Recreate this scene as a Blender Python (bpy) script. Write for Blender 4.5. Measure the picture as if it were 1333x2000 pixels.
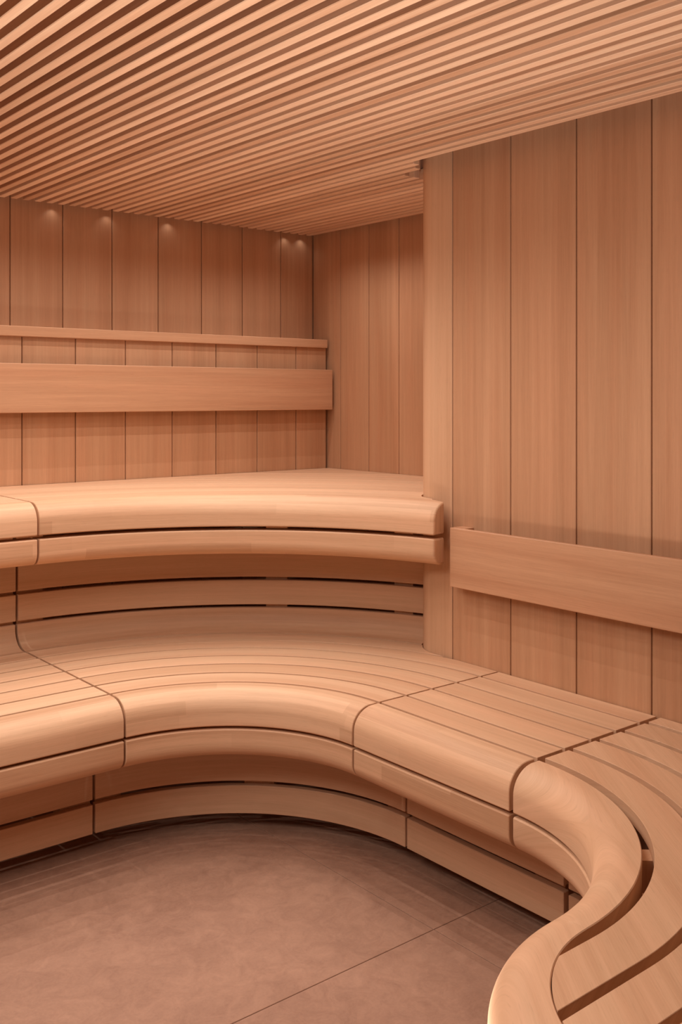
import bpy, bmesh, math, random
from mathutils import Vector, Matrix

# ------------------------------------------------------------ reset
for o in list(bpy.data.objects):
    bpy.data.objects.remove(o, do_unlink=True)
scn = bpy.context.scene
COL = scn.collection
random.seed(7)
PI = math.pi
R = math.radians

# ------------------------------------------------------------ camera
CAMZ = 1.23
TH = math.atan((3080 - 666.5) / 1969.0)
cam_d = bpy.data.cameras.new('camera')
cam = bpy.data.objects.new('camera', cam_d)
COL.objects.link(cam)
cam_d.sensor_fit = 'VERTICAL'
cam_d.sensor_height = 36.0
cam_d.sensor_width = 24.0
cam_d.lens = 36.0 * 1969.0 / 2000.0
cam_d.shift_y = -(1000 - 774) / 2000.0
cam_d.clip_start = 0.05
cam.location = (0, 0, CAMZ)
cam.rotation_euler = (PI / 2, 0, TH - PI / 2)
scn.camera = cam

# ------------------------------------------------------------ world, light, exposure
world = bpy.data.worlds.new('world')
scn.world = world
world.use_nodes = True
world.node_tree.nodes['Background'].inputs[0].default_value = (1.0, 0.72, 0.52, 1)
world.node_tree.nodes['Background'].inputs[1].default_value = 0.6
scn.view_settings.view_transform = 'Standard'
scn.view_settings.look = 'None'
scn.view_settings.gamma = 1.0
scn.view_settings.use_curve_mapping = False
scn.view_settings.exposure = 0.0


def area(name, loc, target, size, power, color, size_y=None):
    d = bpy.data.lights.new(name, 'AREA')
    d.energy = power
    d.color = color
    d.shape = 'RECTANGLE'
    d.size = size
    d.size_y = size_y or size
    o = bpy.data.objects.new(name, d)
    COL.objects.link(o)
    o.location = loc
    v = Vector(target) - Vector(loc)
    o.rotation_euler = v.to_track_quat('-Z', 'Y').to_euler()
    return o


WARM = (1.0, 0.93, 0.88)
P_FILL, P_UP, P_PIN = 30, 17, 3.5
PINS = [(x_, y_) for x_ in (0.7, 0.95, 1.33, 1.6) for y_ in (1.25, 1.55, 1.85, 2.15, 2.45)] + \
       [(x_, y_) for x_ in (0.75, 1.05, 1.4, 1.75, 2.1, 2.42) for y_ in (2.72, 2.95, 3.18)]
area('added_overhead_fill', (-0.25, 1.25, 1.90), (-0.25, 1.251, 0.0), 1.1, P_FILL, WARM, 1.1)  # added soft overhead fill, out of frame, not a known fitting
up_ = area('added_uplight', (0.80, 1.22, 0.05), (0.86, 1.34, 2.0), 0.40, P_UP, WARM)  # added lamp below the view, brightens the batten undersides
up_.data.spread = R(125)


def pin(x, y, power, angle=138):
    """pin-hole LED recessed between two ceiling battens"""
    d = bpy.data.lights.new('ceiling_pin_light', 'SPOT')
    d.energy = power
    d.color = WARM
    d.spot_size = R(angle)
    d.spot_blend = 1.0
    d.shadow_soft_size = 0.0
    o = bpy.data.objects.new('ceiling_pin_light', d)
    COL.objects.link(o)
    o.location = (2.0466 + 0.04375 * round((x - 2.0466) / 0.04375) - 0.0104, y, CAMZ + 0.699)


for px_, py_ in PINS:
    pin(px_, py_, P_PIN * (1.05 if py_ > 2.6 else 0.3 if py_ < 1.7 else 1.25))
for px_ in (1.50, 1.72, 2.02, 2.56, 2.67):
    pin(px_, 3.508, 0.07, 120)

# ------------------------------------------------------------ key dimensions (metres)
ZL = CAMZ - 0.780        # lower bench top
ZU = CAMZ - 0.310        # upper bench top
ZB = CAMZ + 0.700        # underside of ceiling battens
ZC = CAMZ + 0.738        # ceiling backing
CX, CY, RB = 1.2, 1.93, 0.5      # corner arc of the lower bench (inner edge of nosing)
JB = 1.412               # joint to the curved end section
WR = 2.152               # face of right wall
WBK = 2.72               # face of back wall
WLF = 3.53               # face of left wall
WPN = 3.42               # face of wainscot
FR, FY = 0.13, 2.186     # rounded column corner
RET = FY + FR            # return wall plane


# ------------------------------------------------------------ materials
def wood(name, light, dark, rough=0.5, grain=1.0, tone=0.10, bump=0.10, stave=0.0, patch=1.0):
    m = bpy.data.materials.new(name)
    m.use_nodes = True
    nt = m.node_tree
    N = nt.nodes
    L = nt.links
    bs = N['Principled BSDF']
    bs.inputs['Roughness'].default_value = rough
    bs.inputs['Specular IOR Level'].default_value = 0.35
    uv = N.new('ShaderNodeUVMap')
    uv.uv_map = 'UVMap'
    oi = N.new('ShaderNodeObjectInfo')
    mul = N.new('ShaderNodeMath'); mul.operation = 'MULTIPLY'; mul.inputs[1].default_value = 61.0
    L.new(oi.outputs['Random'], mul.inputs[0])
    cmb = N.new('ShaderNodeCombineXYZ')
    L.new(mul.outputs[0], cmb.inputs[0]); L.new(mul.outputs[0], cmb.inputs[1])
    add = N.new('ShaderNodeVectorMath'); add.operation = 'ADD'
    L.new(uv.outputs[0], add.inputs[0]); L.new(cmb.outputs[0], add.inputs[1])

    def noise(sx, sy, detail, rough_, dist=0.0):
        mp = N.new('ShaderNodeMapping')
        mp.inputs['Scale'].default_value = (sx, sy, 1)
        L.new(add.outputs[0], mp.inputs[0])
        n = N.new('ShaderNodeTexNoise')
        n.inputs['Scale'].default_value = 1.0
        n.inputs['Detail'].default_value = detail
        n.inputs['Roughness'].default_value = rough_
        n.inputs['Distortion'].default_value = dist
        L.new(mp.outputs[0], n.inputs['Vector'])
        return n
    fine = noise(9, 420, 3, 0.6)
    mid = noise(1.3, 70, 4, 0.55, 0.3)
    band = noise(0.45, 11, 3, 0.5, 0.6)
    pore = noise(28, 650, 2, 0.5)

    def mr(src, a, b, c, d):
        n = N.new('ShaderNodeMapRange')
        n.inputs['From Min'].default_value = a; n.inputs['From Max'].default_value = b
        n.inputs['To Min'].default_value = c; n.inputs['To Max'].default_value = d
        L.new(src, n.inputs[0])
        return n.outputs[0]

    def madd(a, b):
        n = N.new('ShaderNodeMath'); n.operation = 'ADD'
        L.new(a, n.inputs[0]); L.new(b, n.inputs[1])
        return n.outputs[0]
    s = madd(mr(fine.outputs[0], .3, .7, -.16 * grain, .16 * grain), mr(mid.outputs[0], .3, .7, -.22 * grain, .22 * grain))
    s = madd(s, mr(band.outputs[0], .3, .7, .5 - .36 * grain, .5 + .36 * grain))
    s = madd(s, mr(oi.outputs['Random'], 0, 1, -tone * 2, tone * 2))
    if stave:
        # glued-up staves: strips along the grain, each finger-jointed from shorter lengths
        sx = N.new('ShaderNodeSeparateXYZ'); L.new(add.outputs[0], sx.inputs[0])

        def math_(op, a, b=None):
            n = N.new('ShaderNodeMath'); n.operation = op
            L.new(a, n.inputs[0]) if not isinstance(a, float) else setattr(n.inputs[0], 'default_value', a)
            if b is not None:
                L.new(b, n.inputs[1]) if not isinstance(b, float) else setattr(n.inputs[1], 'default_value', b)
            return n.outputs[0]
        row = math_('FLOOR', math_('DIVIDE', sx.outputs[1], 0.036))
        wn = N.new('ShaderNodeTexWhiteNoise'); wn.noise_dimensions = '1D'; L.new(row, wn.inputs['W'])
        colm = math_('FLOOR', math_('ADD', math_('DIVIDE', sx.outputs[0], 0.55), math_('MULTIPLY', wn.outputs[0], 7.0)))
        cb = N.new('ShaderNodeCombineXYZ'); L.new(row, cb.inputs[0]); L.new(colm, cb.inputs[1])
        w2 = N.new('ShaderNodeTexWhiteNoise'); w2.noise_dimensions = '2D'; L.new(cb.outputs[0], w2.inputs['Vector'])
        s = madd(s, mr(w2.outputs[0], 0, 1, -stave, stave))
    rp = N.new('ShaderNodeValToRGB')
    rp.color_ramp.elements[0].color = (*dark, 1)
    rp.color_ramp.elements[1].color = (*light, 1)
    rp.color_ramp.elements[0].position = 0.0
    rp.color_ramp.elements[1].position = 1.0
    L.new(s, rp.inputs[0])
    pm = mr(pore.outputs[0], .60, .72, 1.0, 0.90)
    mx = N.new('ShaderNodeMix'); mx.data_type = 'RGBA'; mx.blend_type = 'MULTIPLY'
    mx.inputs['Factor'].default_value = 1.0
    L.new(rp.outputs[0], mx.inputs[6]); 
    cc = N.new('ShaderNodeCombineColor')
    for i in range(3):
        L.new(pm, cc.inputs[i])
    L.new(cc.outputs[0], mx.inputs[7])
    hue = noise(0.9, 14, 2, .5, .4)
    hx = N.new('ShaderNodeMix'); hx.data_type = 'RGBA'; hx.blend_type = 'MULTIPLY'
    L.new(mr(hue.outputs[0], .42, .62, 0.0, patch), hx.inputs['Factor'])
    L.new(mx.outputs[2], hx.inputs[6]); hx.inputs[7].default_value = (1.0, .955, .94, 1)
    L.new(hx.outputs[2], bs.inputs['Base Color'])
    bp = N.new('ShaderNodeBump')
    bp.inputs['Strength'].default_value = bump
    bp.inputs['Distance'].default_value = 0.001
    L.new(fine.outputs[0], bp.inputs['Height'])
    L.new(bp.outputs[0], bs.inputs['Normal'])
    return m


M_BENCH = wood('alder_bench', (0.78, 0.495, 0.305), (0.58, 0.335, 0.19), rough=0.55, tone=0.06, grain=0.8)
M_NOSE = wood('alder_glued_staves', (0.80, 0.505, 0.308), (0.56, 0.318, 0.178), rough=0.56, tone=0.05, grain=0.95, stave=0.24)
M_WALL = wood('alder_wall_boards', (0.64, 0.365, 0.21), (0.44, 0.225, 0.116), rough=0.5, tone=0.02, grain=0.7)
M_CORNER = wood('pale_corner_board', (0.74, 0.465, 0.285), (0.56, 0.325, 0.185), rough=0.5, tone=0.0, grain=0.7, patch=.4)
M_RAIL = wood('alder_backrest', (0.66, 0.375, 0.218), (0.48, 0.25, 0.135), rough=0.45, tone=0.03)
M_BATTEN = wood('ceiling_batten_wood', (0.90, 0.62, 0.41), (0.60, 0.345, 0.20), rough=0.36, tone=0.18, grain=0.9, patch=1.6)
M_ABSORB = wood('light_absorbing_boards', (0.20, 0.10, 0.06), (0.12, 0.06, 0.035), rough=0.6, tone=0.0)  # made dark so the unseen walls bounce less light into the room
M_BACK = wood('dark_backing', (0.16, 0.08, 0.05), (0.10, 0.05, 0.03), rough=0.8, tone=0.0)


def floor_mat():
    m = bpy.data.materials.new('stone_tile')
    m.use_nodes = True
    nt = m.node_tree; N = nt.nodes; L = nt.links
    bs = N['Principled BSDF']
    bs.inputs['Roughness'].default_value = 0.6
    bs.inputs['Specular IOR Level'].default_value = 0.3
    tc = N.new('ShaderNodeTexCoord')

    def noise(sc, det, ro, dist=0):
        n = N.new('ShaderNodeTexNoise')
        n.inputs['Scale'].default_value = sc; n.inputs['Detail'].default_value = det
        n.inputs['Roughness'].default_value = ro; n.inputs['Distortion'].default_value = dist
        L.new(tc.outputs['Object'], n.inputs['Vector'])
        return n
    a = noise(2.6, 6, .62, .8); b = noise(17, 6, .68, 1.5); c = noise(150, 3, .6)
    rp = N.new('ShaderNodeValToRGB')
    rp.color_ramp.elements[0].color = (0.30, 0.158, 0.103, 1); rp.color_ramp.elements[0].position = .36
    rp.color_ramp.elements[1].color = (0.47, 0.265, 0.176, 1); rp.color_ramp.elements[1].position = .64
    m1 = N.new('ShaderNodeMix'); m1.inputs[0].default_value = .45
    L.new(a.outputs[0], m1.inputs[2]); L.new(b.outputs[0], m1.inputs[3])
    m2 = N.new('ShaderNodeMix'); m2.inputs[0].default_value = .15
    L.new(m1.outputs[0], m2.inputs[2]); L.new(c.outputs[0], m2.inputs[3])
    L.new(m2.outputs[0], rp.inputs[0])
    L.new(rp.outputs[0], bs.inputs['Base Color'])
    bp = N.new('ShaderNodeBump'); bp.inputs['Strength'].default_value = .12; bp.inputs['Distance'].default_value = .002
    L.new(b.outputs[0], bp.inputs['Height']); L.new(bp.outputs[0], bs.inputs['Normal'])
    return m


M_FLOOR = floor_mat()
M_GROUT = bpy.data.materials.new('grout')
M_GROUT.use_nodes = True
M_GROUT.node_tree.nodes['Principled BSDF'].inputs['Base Color'].default_value = (0.13, 0.075, 0.05, 1)
M_GROUT.node_tree.nodes['Principled BSDF'].inputs['Roughness'].default_value = 0.9


# ------------------------------------------------------------ object helpers
def sharpen(me, ang=28):
    bm = bmesh.new(); bm.from_mesh(me)
    for f in bm.faces:
        f.smooth = True
    for e in bm.edges:
        e.smooth = not (len(e.link_faces) != 2 or e.calc_face_angle(0) > R(ang))
    bm.to_mesh(me); bm.free()


def obj(name, bm, mat, parent=None, planar=None):
    bmesh.ops.recalc_face_normals(bm, faces=bm.faces)
    me = bpy.data.meshes.new(name)
    if planar is not None:
        planar_uv(bm, planar)
    bm.to_mesh(me); bm.free()
    me.materials.append(mat)
    sharpen(me)
    o = bpy.data.objects.new(name, me)
    COL.objects.link(o)
    if parent:
        o.parent = parent
        o.matrix_parent_inverse = Matrix.Translation(-Vector(parent.location))
    return o


def thing(name, label, cat, loc, group=None):
    o = bpy.data.objects.new(name, None)
    COL.objects.link(o)
    o.location = loc
    o.empty_display_size = 0.1
    o['label'] = label
    o['category'] = cat
    if group:
        o['group'] = group
    return o


def struct(o, label=None):
    o['kind'] = 'structure'
    if label:
        o['label'] = label
    return o


def newbm():
    bm = bmesh.new()
    bm.loops.layers.uv.new('UVMap')
    return bm


def planar_uv(bm, ang):
    uvl = bm.loops.layers.uv.verify()
    c, s = math.cos(ang), math.sin(ang)
    for f in bm.faces:
        for l in f.loops:
            x, y, z = l.vert.co
            l[uvl].uv = (x * c + y * s, -x * s + y * c + z * 1.0)


def inset_poly(pts, d):
    n = len(pts); out = []
    A = sum(pts[i][0] * pts[(i + 1) % n][1] - pts[(i + 1) % n][0] * pts[i][1] for i in range(n))
    sg = 1 if A > 0 else -1
    for i in range(n):
        p0 = Vector(pts[i - 1]); p1 = Vector(pts[i]); p2 = Vector(pts[(i + 1) % n])
        e1 = (p1 - p0).normalized(); e2 = (p2 - p1).normalized()
        n1 = Vector((-e1.y, e1.x)) * sg; n2 = Vector((-e2.y, e2.x)) * sg
        b = (n1 + n2)
        if b.length < 1e-6:
            out.append(p1 + n1 * d); continue
        b.normalize()
        k = max(0.35, b.dot(n1))
        out.append(p1 + b * (d / k))
    return [(p.x, p.y) for p in out]


def rnd_rect(s0, s1, z0, z1, c=0.002):
    """profile with small eased corners"""
    return [(s0 + c, z0), (s1 - c, z0), (s1, z0 + c), (s1, z1 - c), (s1 - c, z1), (s0 + c, z1), (s0, z1 - c), (s0, z0 + c)]


def shrink(prof, d):
    s_ = [p[0] for p in prof]; z_ = [p[1] for p in prof]
    cs, cz = (min(s_) + max(s_)) / 2, (min(z_) + max(z_)) / 2
    ks, kz = 1 - 2 * d / (max(s_) - min(s_)), 1 - 2 * d / (max(z_) - min(z_))
    return [(cs + (a - cs) * ks, cz + (b - cz) * kz) for a, b in prof]


def sweep(bm, prof, path, ends=(0.0015, 0.0015), uoff=0.0, soft_end=False):
    """path: list of (P, N, len). prof: (s outwards along N, z)."""
    uvl = bm.loops.layers.uv.verify()
    n = len(prof)
    per = [0.0]
    for i in range(n):
        a, b = prof[i], prof[(i + 1) % n]
        per.append(per[-1] + math.hypot(a[0] - b[0], a[1] - b[1]))
    st = []
    e0, e1 = ends
    pin = inset_poly(prof, e0 or .001) if soft_end else inset_poly(prof, max(e0, e1) or .001)

    def lerp(i, j, t):
        P = path[i][0].lerp(path[j][0], t); N_ = path[i][1].lerp(path[j][1], t).normalized()
        return (P, N_, path[i][2] * (1 - t) + path[j][2] * t)
    if e0:
        st.append((path[0], pin))
        t = e0 / max(1e-6, (path[1][2] - path[0][2]))
        st.append((lerp(0, 1, min(.5, t)), prof))
    else:
        st.append((path[0], prof))
    for p in path[1:-1]:
        st.append((p, prof))
    if e1:
        t = e1 / max(1e-6, (path[-1][2] - path[-2][2]))
        if soft_end:
            steps = 6
            for q in range(steps + 1):
                a = R(90 * q / steps)
                st.append((lerp(-1, -2, t * (1 - math.sin(a))), shrink(prof, e1 * (1 - math.cos(a)))))
        else:
            st.append((lerp(-1, -2, min(.5, t)), prof))
            st.append((path[-1], pin))
    else:
        st.append((path[-1], prof))
    rings = []
    for (P, N_, ln), pr in st:
        rings.append([bm.verts.new((P.x + N_.x * s, P.y + N_.y * s, z)) for s, z in pr])
    for k in range(len(rings) - 1):
        for i in range(n):
            j = (i + 1) % n
            try:
                f = bm.faces.new((rings[k][i], rings[k][j], rings[k + 1][j], rings[k + 1][i]))
            except ValueError:
                continue
            us = (st[k][0][2], st[k][0][2], st[k + 1][0][2], st[k + 1][0][2])
            vs = (per[i], per[i + 1], per[i + 1], per[i])
            for l, a, b in zip(f.loops, us, vs):
                l[uvl].uv = (a + uoff, b)
    for k, rv in ((0, False), (-1, True)):
        f = bm.faces.new(rings[k] if rv else rings[k][::-1])
        for l in f.loops:
            l[uvl].uv = (l.vert.co.z + uoff, l.vert.co.x + l.vert.co.y)
    return bm


def line(p0, p1, N_, step=0.15):
    p0 = Vector(p0); p1 = Vector(p1); L_ = (p1 - p0).length
    n = max(2, int(L_ / step))
    return [(p0.lerp(p1, i / n), Vector(N_), L_ * i / n) for i in range(n + 1)]


def arc(c, r, a0, a1, inward=True, step=2.0, l0=0.0):
    n = max(3, int(abs(a1 - a0) / step))
    out = []
    for i in range(n + 1):
        a = R(a0 + (a1 - a0) * i / n)
        d = Vector((math.cos(a), math.sin(a)))
        out.append((Vector(c) + d * r, -d if inward else d, l0 + abs(R(a1 - a0)) * r * i / n))
    return out


def join(*paths):
    out = []
    L0 = 0
    for p in paths:
        for q in p:
            if out and (q[0] - out[-1][0]).length < 1e-4:
                continue
            out.append((q[0], q[1], q[2] + L0))
        L0 = out[-1][2]
    return out


def prism(bm, outline, z0, z1, uvmode='v', uoff=0.0, ch=0.0):
    """extrude a plan outline; ch = eased top edge"""
    uvl = bm.loops.layers.uv.verify()
    rings = [[(x, y, z0) for x, y in outline]]
    if ch:
        rings.append([(x, y, z1 - ch) for x, y in outline])
        rings.append([(x, y, z1) for x, y in inset_poly(outline, ch)])
    else:
        rings.append([(x, y, z1) for x, y in outline])
    V = [[bm.verts.new(p) for p in r] for r in rings]
    n = len(outline)
    per = [0.0]
    for i in range(n):
        a, b = outline[i], outline[(i + 1) % n]
        per.append(per[-1] + math.hypot(a[0] - b[0], a[1] - b[1]))
    for k in range(len(V) - 1):
        for i in range(n):
            j = (i + 1) % n
            f = bm.faces.new((V[k][i], V[k][j], V[k + 1][j], V[k + 1][i]))
            for l, w in zip(f.loops, (per[i], per[i + 1], per[i + 1], per[i])):
                l[uvl].uv = (l.vert.co.z + uoff, w + uoff * .37)
    for r in (V[0], V[-1]):
        f = bm.faces.new(r)
        for l in f.loops:
            l[uvl].uv = (l.vert.co.x + uoff, l.vert.co.y)
    return bm


def box(bm, x0, x1, y0, y1, z0, z1, c=0.0, axis='x', uoff=0.0):
    """box with eased edges, grain along axis"""
    if axis == 'x':
        sweep(bm, rnd_rect(0, y1 - y0, z0, z1, c or 1e-4), [(Vector((x0, y0)), Vector((0, 1)), 0), (Vector((x1, y0)), Vector((0, 1)), x1 - x0)],
              ends=(c or 1e-4, c or 1e-4), uoff=uoff)
    else:
        sweep(bm, rnd_rect(0, x1 - x0, z0, z1, c or 1e-4), [(Vector((x0, y0)), Vector((1, 0)), 0), (Vector((x0, y1)), Vector((1, 0)), y1 - y0)],
              ends=(c or 1e-4, c or 1e-4), uoff=uoff)
    return bm


def boolean(o, cutter, op):
    md = o.modifiers.new('b', 'BOOLEAN')
    md.operation = op
    md.object = cutter
    md.solver = 'EXACT'
    dg = bpy.context.evaluated_depsgraph_get()
    dg.update()
    me = bpy.data.meshes.new_from_object(o.evaluated_get(dg))
    o.modifiers.clear()
    old = o.data
    o.data = me
    bpy.data.meshes.remove(old)
    sharpen(me)


# ------------------------------------------------------------ room shell
def board_outline_x(x0, x1, yf, t, g=0.0016, c=0.0016):     # board of a wall along X, face at yf looking to -Y
    return [(x0 + g + c, yf), (x0 + g, yf + c), (x0 + g, yf + t), (x1 - g, yf + t), (x1 - g, yf + c), (x1 - g - c, yf)]


def board_outline_y(y0, y1, xf, t, g=0.0016, c=0.0016):     # wall along Y, face at xf looking to -X
    return [(xf, y0 + g + c), (xf + c, y0 + g), (xf + t, y0 + g), (xf + t, y1 - g), (xf + c, y1 - g), (xf, y1 - g - c)]


TOPZ = ZC
# floor: tiles with narrow grout lines
GX, GY = 1.637, 1.667     # crossing of the two visible grout lines
bm = newbm()
xs = [GX - 1.8, GX, GX + 1.2]
ys = [GY - 1.8 * 1.6, GY, GY + 1.9]
for i in range(2):
    for j in range(2):
        g = 0.0010
        x0, x1 = (xs[i] + g, xs[i + 1] - g); y0, y1 = (ys[j] + g, ys[j + 1] - g)
        prism(bm, [(x0, y0), (x1, y0), (x1, y1), (x0, y1)], -0.012, 0.0, ch=0.0008)
fl = obj('floor', bm, M_FLOOR)
fl.data.materials.append(M_GROUT)
bm = bmesh.new(); bm.from_mesh(fl.data)
uvl = bm.loops.layers.uv.verify()
vs = [bm.verts.new(p) for p in ((xs[0] - 1.5, -1.5, -.002), (2.9, -1.5, -.002), (2.9, 3.7, -.002), (xs[0] - 1.5, 3.7, -.002))]
f = bm.faces.new(vs); f.material_index = 1
# remaining tiles to the left (out of frame)
bm.to_mesh(fl.data); bm.free()
struct(fl)
bm = newbm()
prism(bm, [(-1.7, -1.5), (xs[0] - 0.0013, -1.5), (xs[0] - 0.0013, 3.7), (-1.7, 3.7)], -0.012, 0.0, ch=0.0008)
f2 = obj('floor', bm, M_FLOOR)
struct(f2)

# left wall (far wall that runs off the left of the frame)
bm = newbm()
x = 1.357 - .198 * 14
k = 0
edges = [1.357 + .198 * i for i in range(-14, 7)] + [WBK - .001]
for a, b in zip(edges[:-1], edges[1:]):
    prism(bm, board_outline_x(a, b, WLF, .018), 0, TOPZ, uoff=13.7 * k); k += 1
prism(bm, [(-1.7, WLF + .012), (WBK + .05, WLF + .012), (WBK + .05, WLF + .06), (-1.7, WLF + .06)], 0, TOPZ + .03)
struct(obj('wall_left', bm, M_WALL))

# back wall of the alcove
bm = newbm()
edges = [RET + .0, 2.41, 2.60, 2.784, 2.969, 3.153, 3.339, WLF - .001]
for a, b in zip(edges[:-1], edges[1:]):
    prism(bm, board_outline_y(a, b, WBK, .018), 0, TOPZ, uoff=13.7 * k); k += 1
prism(bm, [(WBK + .012, RET - .05), (WBK + .06, RET - .05), (WBK + .06, WLF + .011), (WBK + .012, WLF + .011)], 0, TOPZ + .03)
struct(obj('wall_back', bm, M_WALL))

# right wall with the rounded corner board and the return
bm = newbm()
edges = [2.1136 - .2268 * i for i in range(0, 16)]
for b, a in zip(edges[:-1], edges[1:]):
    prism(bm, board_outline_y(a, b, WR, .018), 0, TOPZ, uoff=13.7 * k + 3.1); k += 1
cp = [(WR, 2.1136 + .0032), (WR + .0016, 2.1136 + .0016), (WR + .02, 2.1136 + .0016), (WR + .02, FY + .02), (WR + .09, FY + .09), (WR + FR + .06, FY + .10), (WR + FR + .06, RET)]
for i in range(0, 13):
    a = R(90 + 90 * i / 12)
    cp.append((WR + FR + FR * math.cos(a), FY + FR * math.sin(a)))
e2 = [WR + FR + .06, 2.45, WBK]
for a, b in zip(e2[:-1], e2[1:]):
    prism(bm, [(a + .002, RET), (b - .002, RET), (b - .002, RET - .018), (a + .002, RET - .018)], 0, TOPZ, uoff=13.7 * k); k += 1
prism(bm, [(WR + .012, -1.4), (WR + .08, -1.4), (WR + .08, FY - .01), (WBK + .02, RET - .08), (WBK + .02, RET - .012), (WR + .2, RET - .014), (WR + .014, FY - .03)], 0, TOPZ + .03)
WRO = struct(obj('wall_right', bm, M_WALL))
WRO_C = obj('rounded_corner_board', prism(newbm(), cp, 0, TOPZ, uoff=3.7), M_CORNER, WRO)
WRO_C['label'] = 'paler rounded corner board'

# unseen side of the room: plain boarded walls behind the camera
bm = newbm()
for i in range(10):
    a = -1.4 + i * .5
    prism(bm, [(-1.68, a + .002), (-1.66, a + .002), (-1.66, a + .498), (-1.68, a + .498)], 0, TOPZ, uoff=5.1 * i)
struct(obj('wall_near', bm, M_ABSORB))
bm = newbm()
for i in range(8):
    a = -1.66 + i * .48
    prism(bm, [(a + .002, -1.42), (a + .478, -1.42), (a + .478, -1.40), (a + .002, -1.40)], 0, TOPZ, uoff=7.1 * i)
struct(obj('wall_front', bm, M_ABSORB))

# ceiling: backing board and hung battens
bm = newbm()
prism(bm, [(-1.75, -1.5), (2.85, -1.5), (2.85, 3.65), (-1.75, 3.65)], ZC, ZC + .03)
ceil = struct(obj('ceiling', bm, M_BACK))
PITCH = 0.04375
bw = 0.0230
nb = 0
x = 2.0466 + PITCH * 15
while x > -1.45 and nb < 98:
    y0 = -1.35
    if x > WR - .005:
        y0 = RET + .035
    elif x > 2.11:
        y0 = 2.255
    elif x > 2.08:
        y0 = 2.215
    if x + bw < WBK - .008:
        bm = newbm()
        box(bm, x, x + bw, y0, WLF - .030, ZB, ZC - .0005, c=.0016, axis='y', uoff=random.uniform(0, 40))
        o = obj('batten', bm, M_BATTEN, ceil)
        nb += 1
    x -= PITCH

# wainscot in front of the left wall, with its capping shelf
wain = thing('wainscot', 'vertical-board panel behind the left backrest, projecting below a narrow cap shelf', 'wall panel', (1.5, WPN + .05, ZU))
bm = newbm()
edges = [1.357 + .198 * i for i in range(-8, 7)] + [2.708]
for a, b in zip(edges[:-1], edges[1:]):
    prism(bm, board_outline_x(a, b, WPN, .018), ZU, CAMZ + .208, uoff=11.3 * k); k += 1
prism(bm, [(-.2, WPN + .012), (2.70, WPN + .012), (2.70, WLF - .001), (-.2, WLF - .001)], ZU, CAMZ + .207)
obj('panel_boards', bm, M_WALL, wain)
bm = newbm()
box(bm, -.2, 2.704, 3.405, WLF - .001, CAMZ + .2075, CAMZ + .2435, c=.002, axis='x')
obj('cap_shelf', bm, M_RAIL, wain)

# ------------------------------------------------------------ cutters (removed at the end)
cutters = []


def cutter(outline, z0=-.1, z1=2.3):
    bm = newbm(); prism(bm, outline, z0, z1)
    o = obj('cut', bm, M_BACK)
    cutters.append(o)
    return o


g = .0022
colpts = [(WR - g, -1.6)]
for i in range(0, 17):
    a = R(180 - 90 * i / 16)
    colpts.append((WR + FR + (FR + g) * math.cos(a), FY + (FR + g) * math.sin(a)))
colpts += [(WBK + .3, RET + g), (WBK + .3, -1.6)]
CUT_COL = cutter(colpts)
colpts2 = [(WR - .007, -1.6)]
for i in range(0, 17):
    a = R(180 - 90 * i / 16)
    colpts2.append((WR + FR + (FR + .007) * math.cos(a), FY + (FR + .007) * math.sin(a)))
colpts2 += [(WBK + .3, RET + .007), (WBK + .3, -1.6)]
CUT_COL2 = cutter(colpts2)

# ------------------------------------------------------------ bench profiles
G2 = .005


def nosing_profile(top, h=0.093, w=0.088, s0=G2, r=0.062, rz=0.055):
    p = [(s0, top - h + .002), (s0 + .002, top - h), (w - .003, top - h), (w, top - h + .003)]
    n = 14
    for i in range(n + 1):
        a = R(90 * i / n)
        p.append((w - r + r * math.cos(a), top - rz + rz * math.sin(a)))
    p += [(s0 + .0015, top), (s0, top - .0015)]
    return p


def apron_profile(top, h=0.078, w=0.088, s0=.03, r=0.040):
    p = [(s0, top - h)]
    n = 12
    for i in range(n + 1):
        a = R(-90 + 90 * i / n)
        p.append((w - r + r * math.cos(a), top - h + r * .95 + r * .95 * math.sin(a)))
    p += [(w, top - .003), (w - .003, top), (s0 + .002, top), (s0, top - .002)]
    return p


def trimpath(fn, *a, **k):
    return fn(*a, **k)


def bench_front(parent, path, top, lower_top, skirts=True, wood_=M_BENCH, planar=None):
    bm = sweep(newbm(), nosing_profile(top), path)
    n_ = obj('nosing', bm, M_NOSE if planar is None else M_BENCH, parent, planar)
    bm = sweep(newbm(), apron_profile(lower_top), path)
    a_ = obj('apron_board', bm, M_NOSE if planar is None else M_BENCH, parent, planar)
    out = [n_, a_]
    if skirts:
        for z1, z0 in ((CAMZ - .985, CAMZ - 1.086), (CAMZ - 1.0990, CAMZ - 1.178)):
            bm = sweep(newbm(), rnd_rect(-.113, -.093, z0, z1, .0015), path)
            out.append(obj('skirt_board', bm, wood_, parent, planar))
    return out


def slat_on(parent, path, s_in, s_out, top, t=.028, wood_=M_BENCH, planar=None, ends=(.0007, .0007)):
    bm = sweep(newbm(), rnd_rect(-s_out, -s_in, top - t, top, .0007), path, ends=ends)
    return obj('slat', bm, wood_, parent, planar)


def post_at(parent, P, T, N_, width, depth, z0, z1, name='support_post'):
    """upright block; P on its front face, T along, N_ towards the room"""
    P = Vector(P); T = Vector(T).normalized(); N_ = Vector(N_).normalized()
    q = [P - T * width / 2, P + T * width / 2, P + T * width / 2 - N_ * depth, P - T * width / 2 - N_ * depth]
    bm = prism(newbm(), [(v.x, v.y) for v in q], z0, z1)
    return obj(name, bm, M_BENCH, parent)


APT = CAMZ - .8805     # top of apron board, lower bench
JG = .0035             # half of the joint between sections

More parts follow.
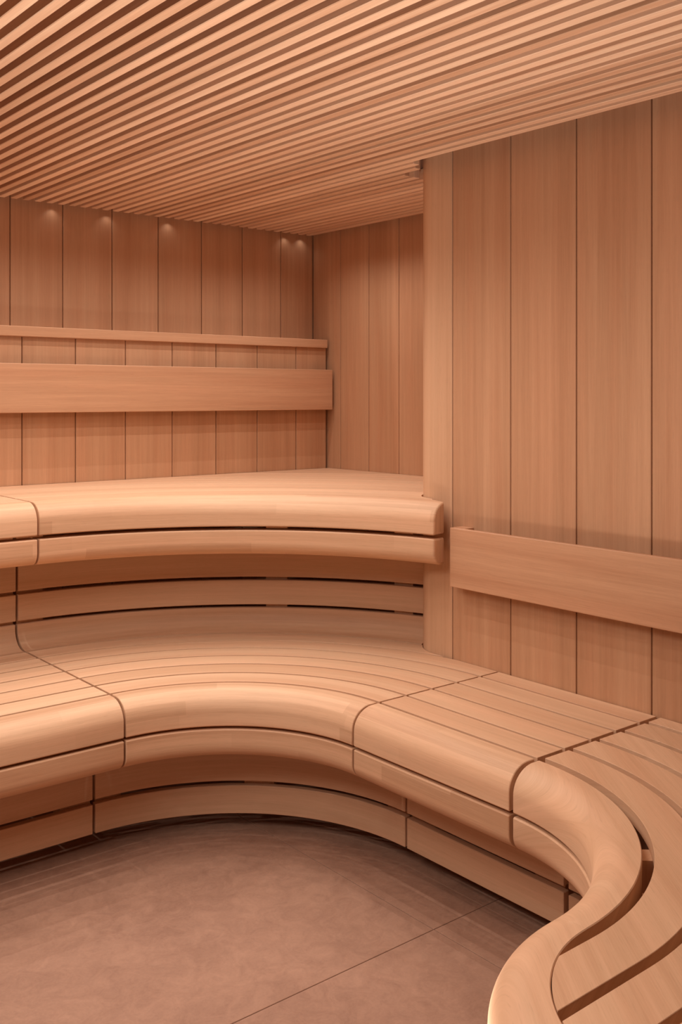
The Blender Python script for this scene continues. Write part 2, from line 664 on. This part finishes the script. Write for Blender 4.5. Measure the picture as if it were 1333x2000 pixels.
# --- lower bench, straight section on the left
S1 = thing('lower_bench', 'straight slatted lower bench section running off the left edge of the photo', 'bench', (.75, 2.6, 0), 'sections of the lower bench')
p = line((.25, CY + RB), (CX - JG, CY + RB), (0, -1))
bench_front(S1, p, ZL, APT)
for k_ in range(6):
    slat_on(S1, p, .094 * k_ + G2, .094 * (k_ + 1) - G2, ZL)
for xx, w_ in ((1.155, .085), (.75, .07), (.30, .07)):
    post_at(S1, (xx - (.0 if w_ == .07 else 0), CY + RB + .1135), (1, 0), (0, -1), w_, .045, CAMZ - 1.172, ZL - .0285)
    bm = box(newbm(), xx - .022, xx + .022, CY + RB + .160, CY + 1.05, ZL - .085, ZL - .0285, c=.001, axis='y')
    obj('bearer', bm, M_BENCH, S1)

# --- lower bench, curved corner section
S2 = thing('lower_bench', 'quarter-circle curved lower bench section filling the corner between the straight ones', 'bench', (1.6, 2.3, 0), 'sections of the lower bench')
da = math.degrees(JG / RB)
p = arc((CX, CY), RB, 90 - da, da)
bench_front(S2, p, ZL, APT)
for k_ in range(6):
    r0 = RB + .094 * k_ + G2
    d_ = math.degrees(JG / r0)
    pk = arc((CX, CY), r0, 90 - d_, d_)
    o = slat_on(S2, pk, 0, .084, ZL)
    if r0 + .087 > WR - CX:
        boolean(o, CUT_COL, 'DIFFERENCE')
for a_, w_ in ((85.4, .075), (45.4, .085), (4.6, .075)):
    d = Vector((math.cos(R(a_)), math.sin(R(a_))))
    post_at(S2, Vector((CX, CY)) + d * (RB + .1135), (-d.y, d.x), -d, w_, .045, CAMZ - 1.172, ZL - .0285)
    rr = 1.05 if a_ > 20 else .94
    q = [Vector((CX, CY)) + d * (RB + .160), Vector((CX, CY)) + d * rr]
    t_ = Vector((-d.y, d.x)) * .022
    bm = prism(newbm(), [(v.x, v.y) for v in (q[0] - t_, q[1] - t_, q[1] + t_, q[0] + t_)], ZL - .085, ZL - .0285)
    obj('bearer', bm, M_BENCH, S2)

# --- lower bench, straight section along the right wall
S3 = thing('lower_bench', 'short straight lower bench section against the right wall, under its backrest', 'bench', (1.9, 1.67, 0), 'sections of the lower bench')
p = line((CX + RB, CY - JG), (CX + RB, JB + .006), (-1, 0))
bench_front(S3, p, ZL, APT)
for k_ in range(5):
    so = min(.094 * (k_ + 1) - .0045, WR - CX - RB - .003)
    slat_on(S3, p, .094 * k_ + .0045, so, ZL)
for yy, w_ in ((CY - .045, .085), (JB + .06, .085)):
    post_at(S3, (CX + RB + .1135, yy), (0, 1), (-1, 0), w_, .045, CAMZ - 1.172, ZL - .0285)
    bm = box(newbm(), CX + RB + .160, WR - .004, yy - .022, yy + .022, ZL - .085, ZL - .0285, c=.001, axis='x')
    obj('bearer', bm, M_BENCH, S3)

# --- lower bench, S-curved end section in the foreground
S4 = thing('lower_bench', 'S-curved lower bench end section in the lower right foreground', 'bench', (1.6, .8, 0), 'sections of the lower bench')
C2 = (CX, JB)
C3 = (1.22, JB - RB - .245)
db = math.degrees(.006 / RB)
pa = arc(C2, RB, -db, -88.46)
pb = arc(C3, .245, 91.54, 180, inward=False)
pc = line((C3[0] - .245, C3[1]), (C3[0] - .245, .02), (-1, 0))
p = join(pa, pb, pc)
GR = R(52)
bench_front(S4, p, ZL, APT, planar=GR)
seam = [(C3[0] + .2487 * math.cos(R(a_)), C3[1] + .2487 * math.sin(R(a_))) for a_ in range(90, 181, 3)]
REG = cutter([(2.6, JB + .1), (C3[0], JB + .1)] + seam + [(C3[0] - .2487, .02), (2.6, .02)])
k_ = 0
while True:
    r0 = RB + .096 * k_ + .0165 - .0015
    if JB - r0 < .06:
        break
    so = .0795
    if k_ == 4:
        so = min(so, WR - CX - r0 - .003)
    a0 = -math.degrees(.006 / r0)
    if r0 + so > WR - CX:
        a0 = -math.degrees(math.acos(min(1, (WR - CX - .004) / r0))) + (8 if k_ > 4 else 0)
        if k_ > 4 and r0 < (WR - CX):
            a0 = 0
    pk = join(arc(C2, r0, a0, -90)[:-1], line((CX, JB - r0), (C3[0] - .30, JB - r0), (0, 1), .08))
    o = slat_on(S4, pk, 0, so, ZL, planar=GR)
    boolean(o, REG, 'INTERSECT')
    if r0 + so > WR - CX - .001:
        boolean(o, CUT_COL, 'DIFFERENCE')
    k_ += 1
for a_, w_ in ((-5.2, .075), (-49, .085)):
    d = Vector((math.cos(R(a_)), math.sin(R(a_))))
    post_at(S4, Vector(C2) + d * (RB + .1135), (-d.y, d.x), -d, w_, .045, CAMZ - 1.172, ZL - .0285)
for (qx, qy), (dx, dy), ln in (((1.66, 1.365), (1, 0), .48), ((1.505, 1.07), (.72, -.69), .55), ((1.02, .55), (1, 0), 1.10), ((1.02, .25), (1, 0), 1.10)):
    d = Vector((dx, dy)).normalized(); t_ = Vector((-d.y, d.x)) * .022
    a1 = Vector((qx, qy)); b1 = a1 + d * ln
    bm = prism(newbm(), [(v.x, v.y) for v in (a1 - t_, b1 - t_, b1 + t_, a1 + t_)], ZL - .085, ZL - .0285)
    obj('bearer', bm, M_BENCH, S4)

# ------------------------------------------------------------ riser between the benches
RR = 1.135
ZR = [(CAMZ - .500, CAMZ - .6065), (CAMZ - .6175, CAMZ - .6995)]
ZCV = CAMZ - .7105


def cove_profile():
    """s measured inwards from r = 1.0675 (0) to the riser face"""
    f0 = -.0035
    face = -(RR - CY * 0 - 1.0640)          # s of riser face
    p = [(0, ZL - .028), (0, ZL)]
    n = 12
    rx = -face - .008; rz = .055
    for i in range(n + 1):
        a = R(90 * i / n)
        p.append((face + rx - rx * math.sin(a) if False else -.008 - rx * math.sin(a), ZL + rz * (1 - math.cos(a))))
    p += [(face, ZCV - .002), (face - .002, ZCV), (face - .02, ZCV), (face - .02, ZL - .028)]
    return p


def riser(parent, pface, pc):
    for z1, z0 in ZR:
        bm = sweep(newbm(), rnd_rect(-.02, 0, z0, z1, .0015), pface)
        obj('riser_board', bm, M_BENCH, parent)
    bm = sweep(newbm(), cove_profile(), pc)
    obj('cove_board', bm, M_BENCH, parent)


RS1 = thing('bench_riser', 'straight boarded riser under the left end of the upper bench', 'bench riser', (.8, 3.1, ZL), 'risers between the two benches')
riser(RS1, line((.25, CY + RR), (CX - JG, CY + RR), (0, -1)), line((.25, CY + 1.0675), (CX - JG, CY + 1.0675), (0, -1)))
for xx, w_ in ((1.152, .085), (.7, .07)):
    post_at(RS1, (xx, CY + RR + .0205), (1, 0), (0, -1), w_, .04, ZL - .1, ZU - .10)
RS2 = thing('bench_riser', 'curved boarded riser with a coved foot between the lower and upper bench', 'bench riser', (1.9, 2.8, ZL), 'risers between the two benches')
d1 = math.degrees(JG / RR)
riser(RS2, arc((CX, CY), RR, 90 - d1, 12), arc((CX, CY), 1.0675, 90 - d1, 12))
for o in list(RS2.children):
    boolean(o, CUT_COL2, 'DIFFERENCE')
for a_, w_ in ((87.6, .085), (47.2, .072), (25.4, .065)):
    d = Vector((math.cos(R(a_)), math.sin(R(a_))))
    post_at(RS2, Vector((CX, CY)) + d * (RR + .0205), (-d.y, d.x), -d, w_, .04, ZL - .1, ZU - .10)

# ------------------------------------------------------------ upper bench
UX = 1.165
UC = (UX, 1.905)
UR = .995                # inner edge of upper nosing; face at UR-.088
YEND = 2.097
U1 = thing('upper_bench', 'straight end of the upper bench at the left edge, beyond the joint', 'bench', (.7, 3.1, ZU), 'sections of the upper bench')
p = line((.25, UC[1] + UR), (UX - JG, UC[1] + UR), (0, -1))
UAT = CAMZ - .4145
bench_front(U1, p, ZU, UAT, skirts=False)
k_ = 0
while UC[1] + UR + .094 * k_ < WPN - .03:
    si = .094 * k_ + .002
    so = min(.094 * (k_ + 1) - .002, WPN - .003 - UC[1] - UR)
    slat_on(U1, p, si, so, ZU)
    k_ += 1
U2 = thing('upper_bench', 'curved upper bench filling the far corner behind the rounded wall end', 'bench', (2.0, 2.9, ZU), 'sections of the upper bench')
d1 = math.degrees(JG / UR)
pu = arc(UC, UR, 90 - d1, 11.8)
fr = [obj('nosing', sweep(newbm(), nosing_profile(ZU), pu, ends=(.0015, .007), soft_end=True), M_NOSE, U2),
      obj('apron_board', sweep(newbm(), apron_profile(UAT), pu, ends=(.0015, .007), soft_end=True), M_NOSE, U2)]
COLARC = [(WR + FR + (FR + .006) * math.cos(R(a_)), FY + (FR + .006) * math.sin(R(a_))) for a_ in range(176, 89, -6)]
UREG = cutter([(UX - .3, YEND - .3), (2.085, YEND - .3), (2.102, YEND), (2.125, 2.17)] + COLARC + [(WBK - .003, RET + .006),
               (WBK - .003, WPN - .003), (UX - .3, WPN - .003)])
for o in fr:
    boolean(o, UREG, 'INTERSECT')
UREG2 = cutter([(UX + JG, YEND), (2.102, YEND), (2.125, 2.17)] + COLARC + [(WBK - .003, RET + .006),
                (WBK - .003, WPN - .003), (UX + JG, WPN - .003)])
k_ = 0
while True:
    r0 = UR + .094 * k_ + .002
    if r0 > 2.13:
        break
    t0 = 90 - math.degrees(JG / r0)
    a_hi = t0
    if r0 + .09 > WPN - UC[1]:
        a_hi = min(t0, math.degrees(math.asin(min(1, (WPN - UC[1]) / (r0 + .0)))) + 3) if r0 > WPN - UC[1] else t0
    a_lo = 5
    if r0 > WBK - UC[0]:
        a_lo = max(5, math.degrees(math.acos((WBK - UC[0]) / r0)) - 4)
    if a_hi - a_lo < 2:
        break
    pk = arc(UC, r0, a_hi, a_lo)
    o = slat_on(U2, pk, 0, .0895, ZU, ends=(.0007, .0007))
    boolean(o, UREG2, 'INTERSECT')
    if len(o.data.vertices) == 0:
        bpy.data.objects.remove(o, do_unlink=True)
        break
    k_ += 1

# ------------------------------------------------------------ backrests
B1 = thing('backrest', 'long horizontal backrest board on the left wall panel, above the upper bench', 'backrest', (1.5, 3.38, CAMZ + .03), 'horizontal backrest boards')
bm = box(newbm(), -.2, 2.703, 3.370, 3.392, CAMZ - .0573, CAMZ + .1132, c=.0016, axis='x')
obj('board', bm, M_RAIL, B1)
for xx in (2.55, 1.75, .95, .2):
    bm = box(newbm(), xx, xx + .05, 3.3925, WPN - .0005, CAMZ - .045, CAMZ + .10, c=.001, axis='x')
    obj('spacer_block', bm, M_RAIL, B1)
B2 = thing('backrest', 'wide horizontal backrest board on the right wall, starting beside the upper bench end', 'backrest', (2.11, 1.4, CAMZ - .47), 'horizontal backrest boards')
bm = box(newbm(), 2.098, 2.113, -.6, 2.071, CAMZ - .553, CAMZ - .3815, c=.0014, axis='y')
obj('board', bm, M_RAIL, B2)
for yy in (2.026, 1.2, .4):
    bm = box(newbm(), 2.1135, WR - .0005, yy, yy + .045, CAMZ - .553, CAMZ - .3815, c=.001, axis='x')
    obj('spacer_block', bm, M_RAIL, B2)

for c_ in cutters:
    bpy.data.objects.remove(c_, do_unlink=True)
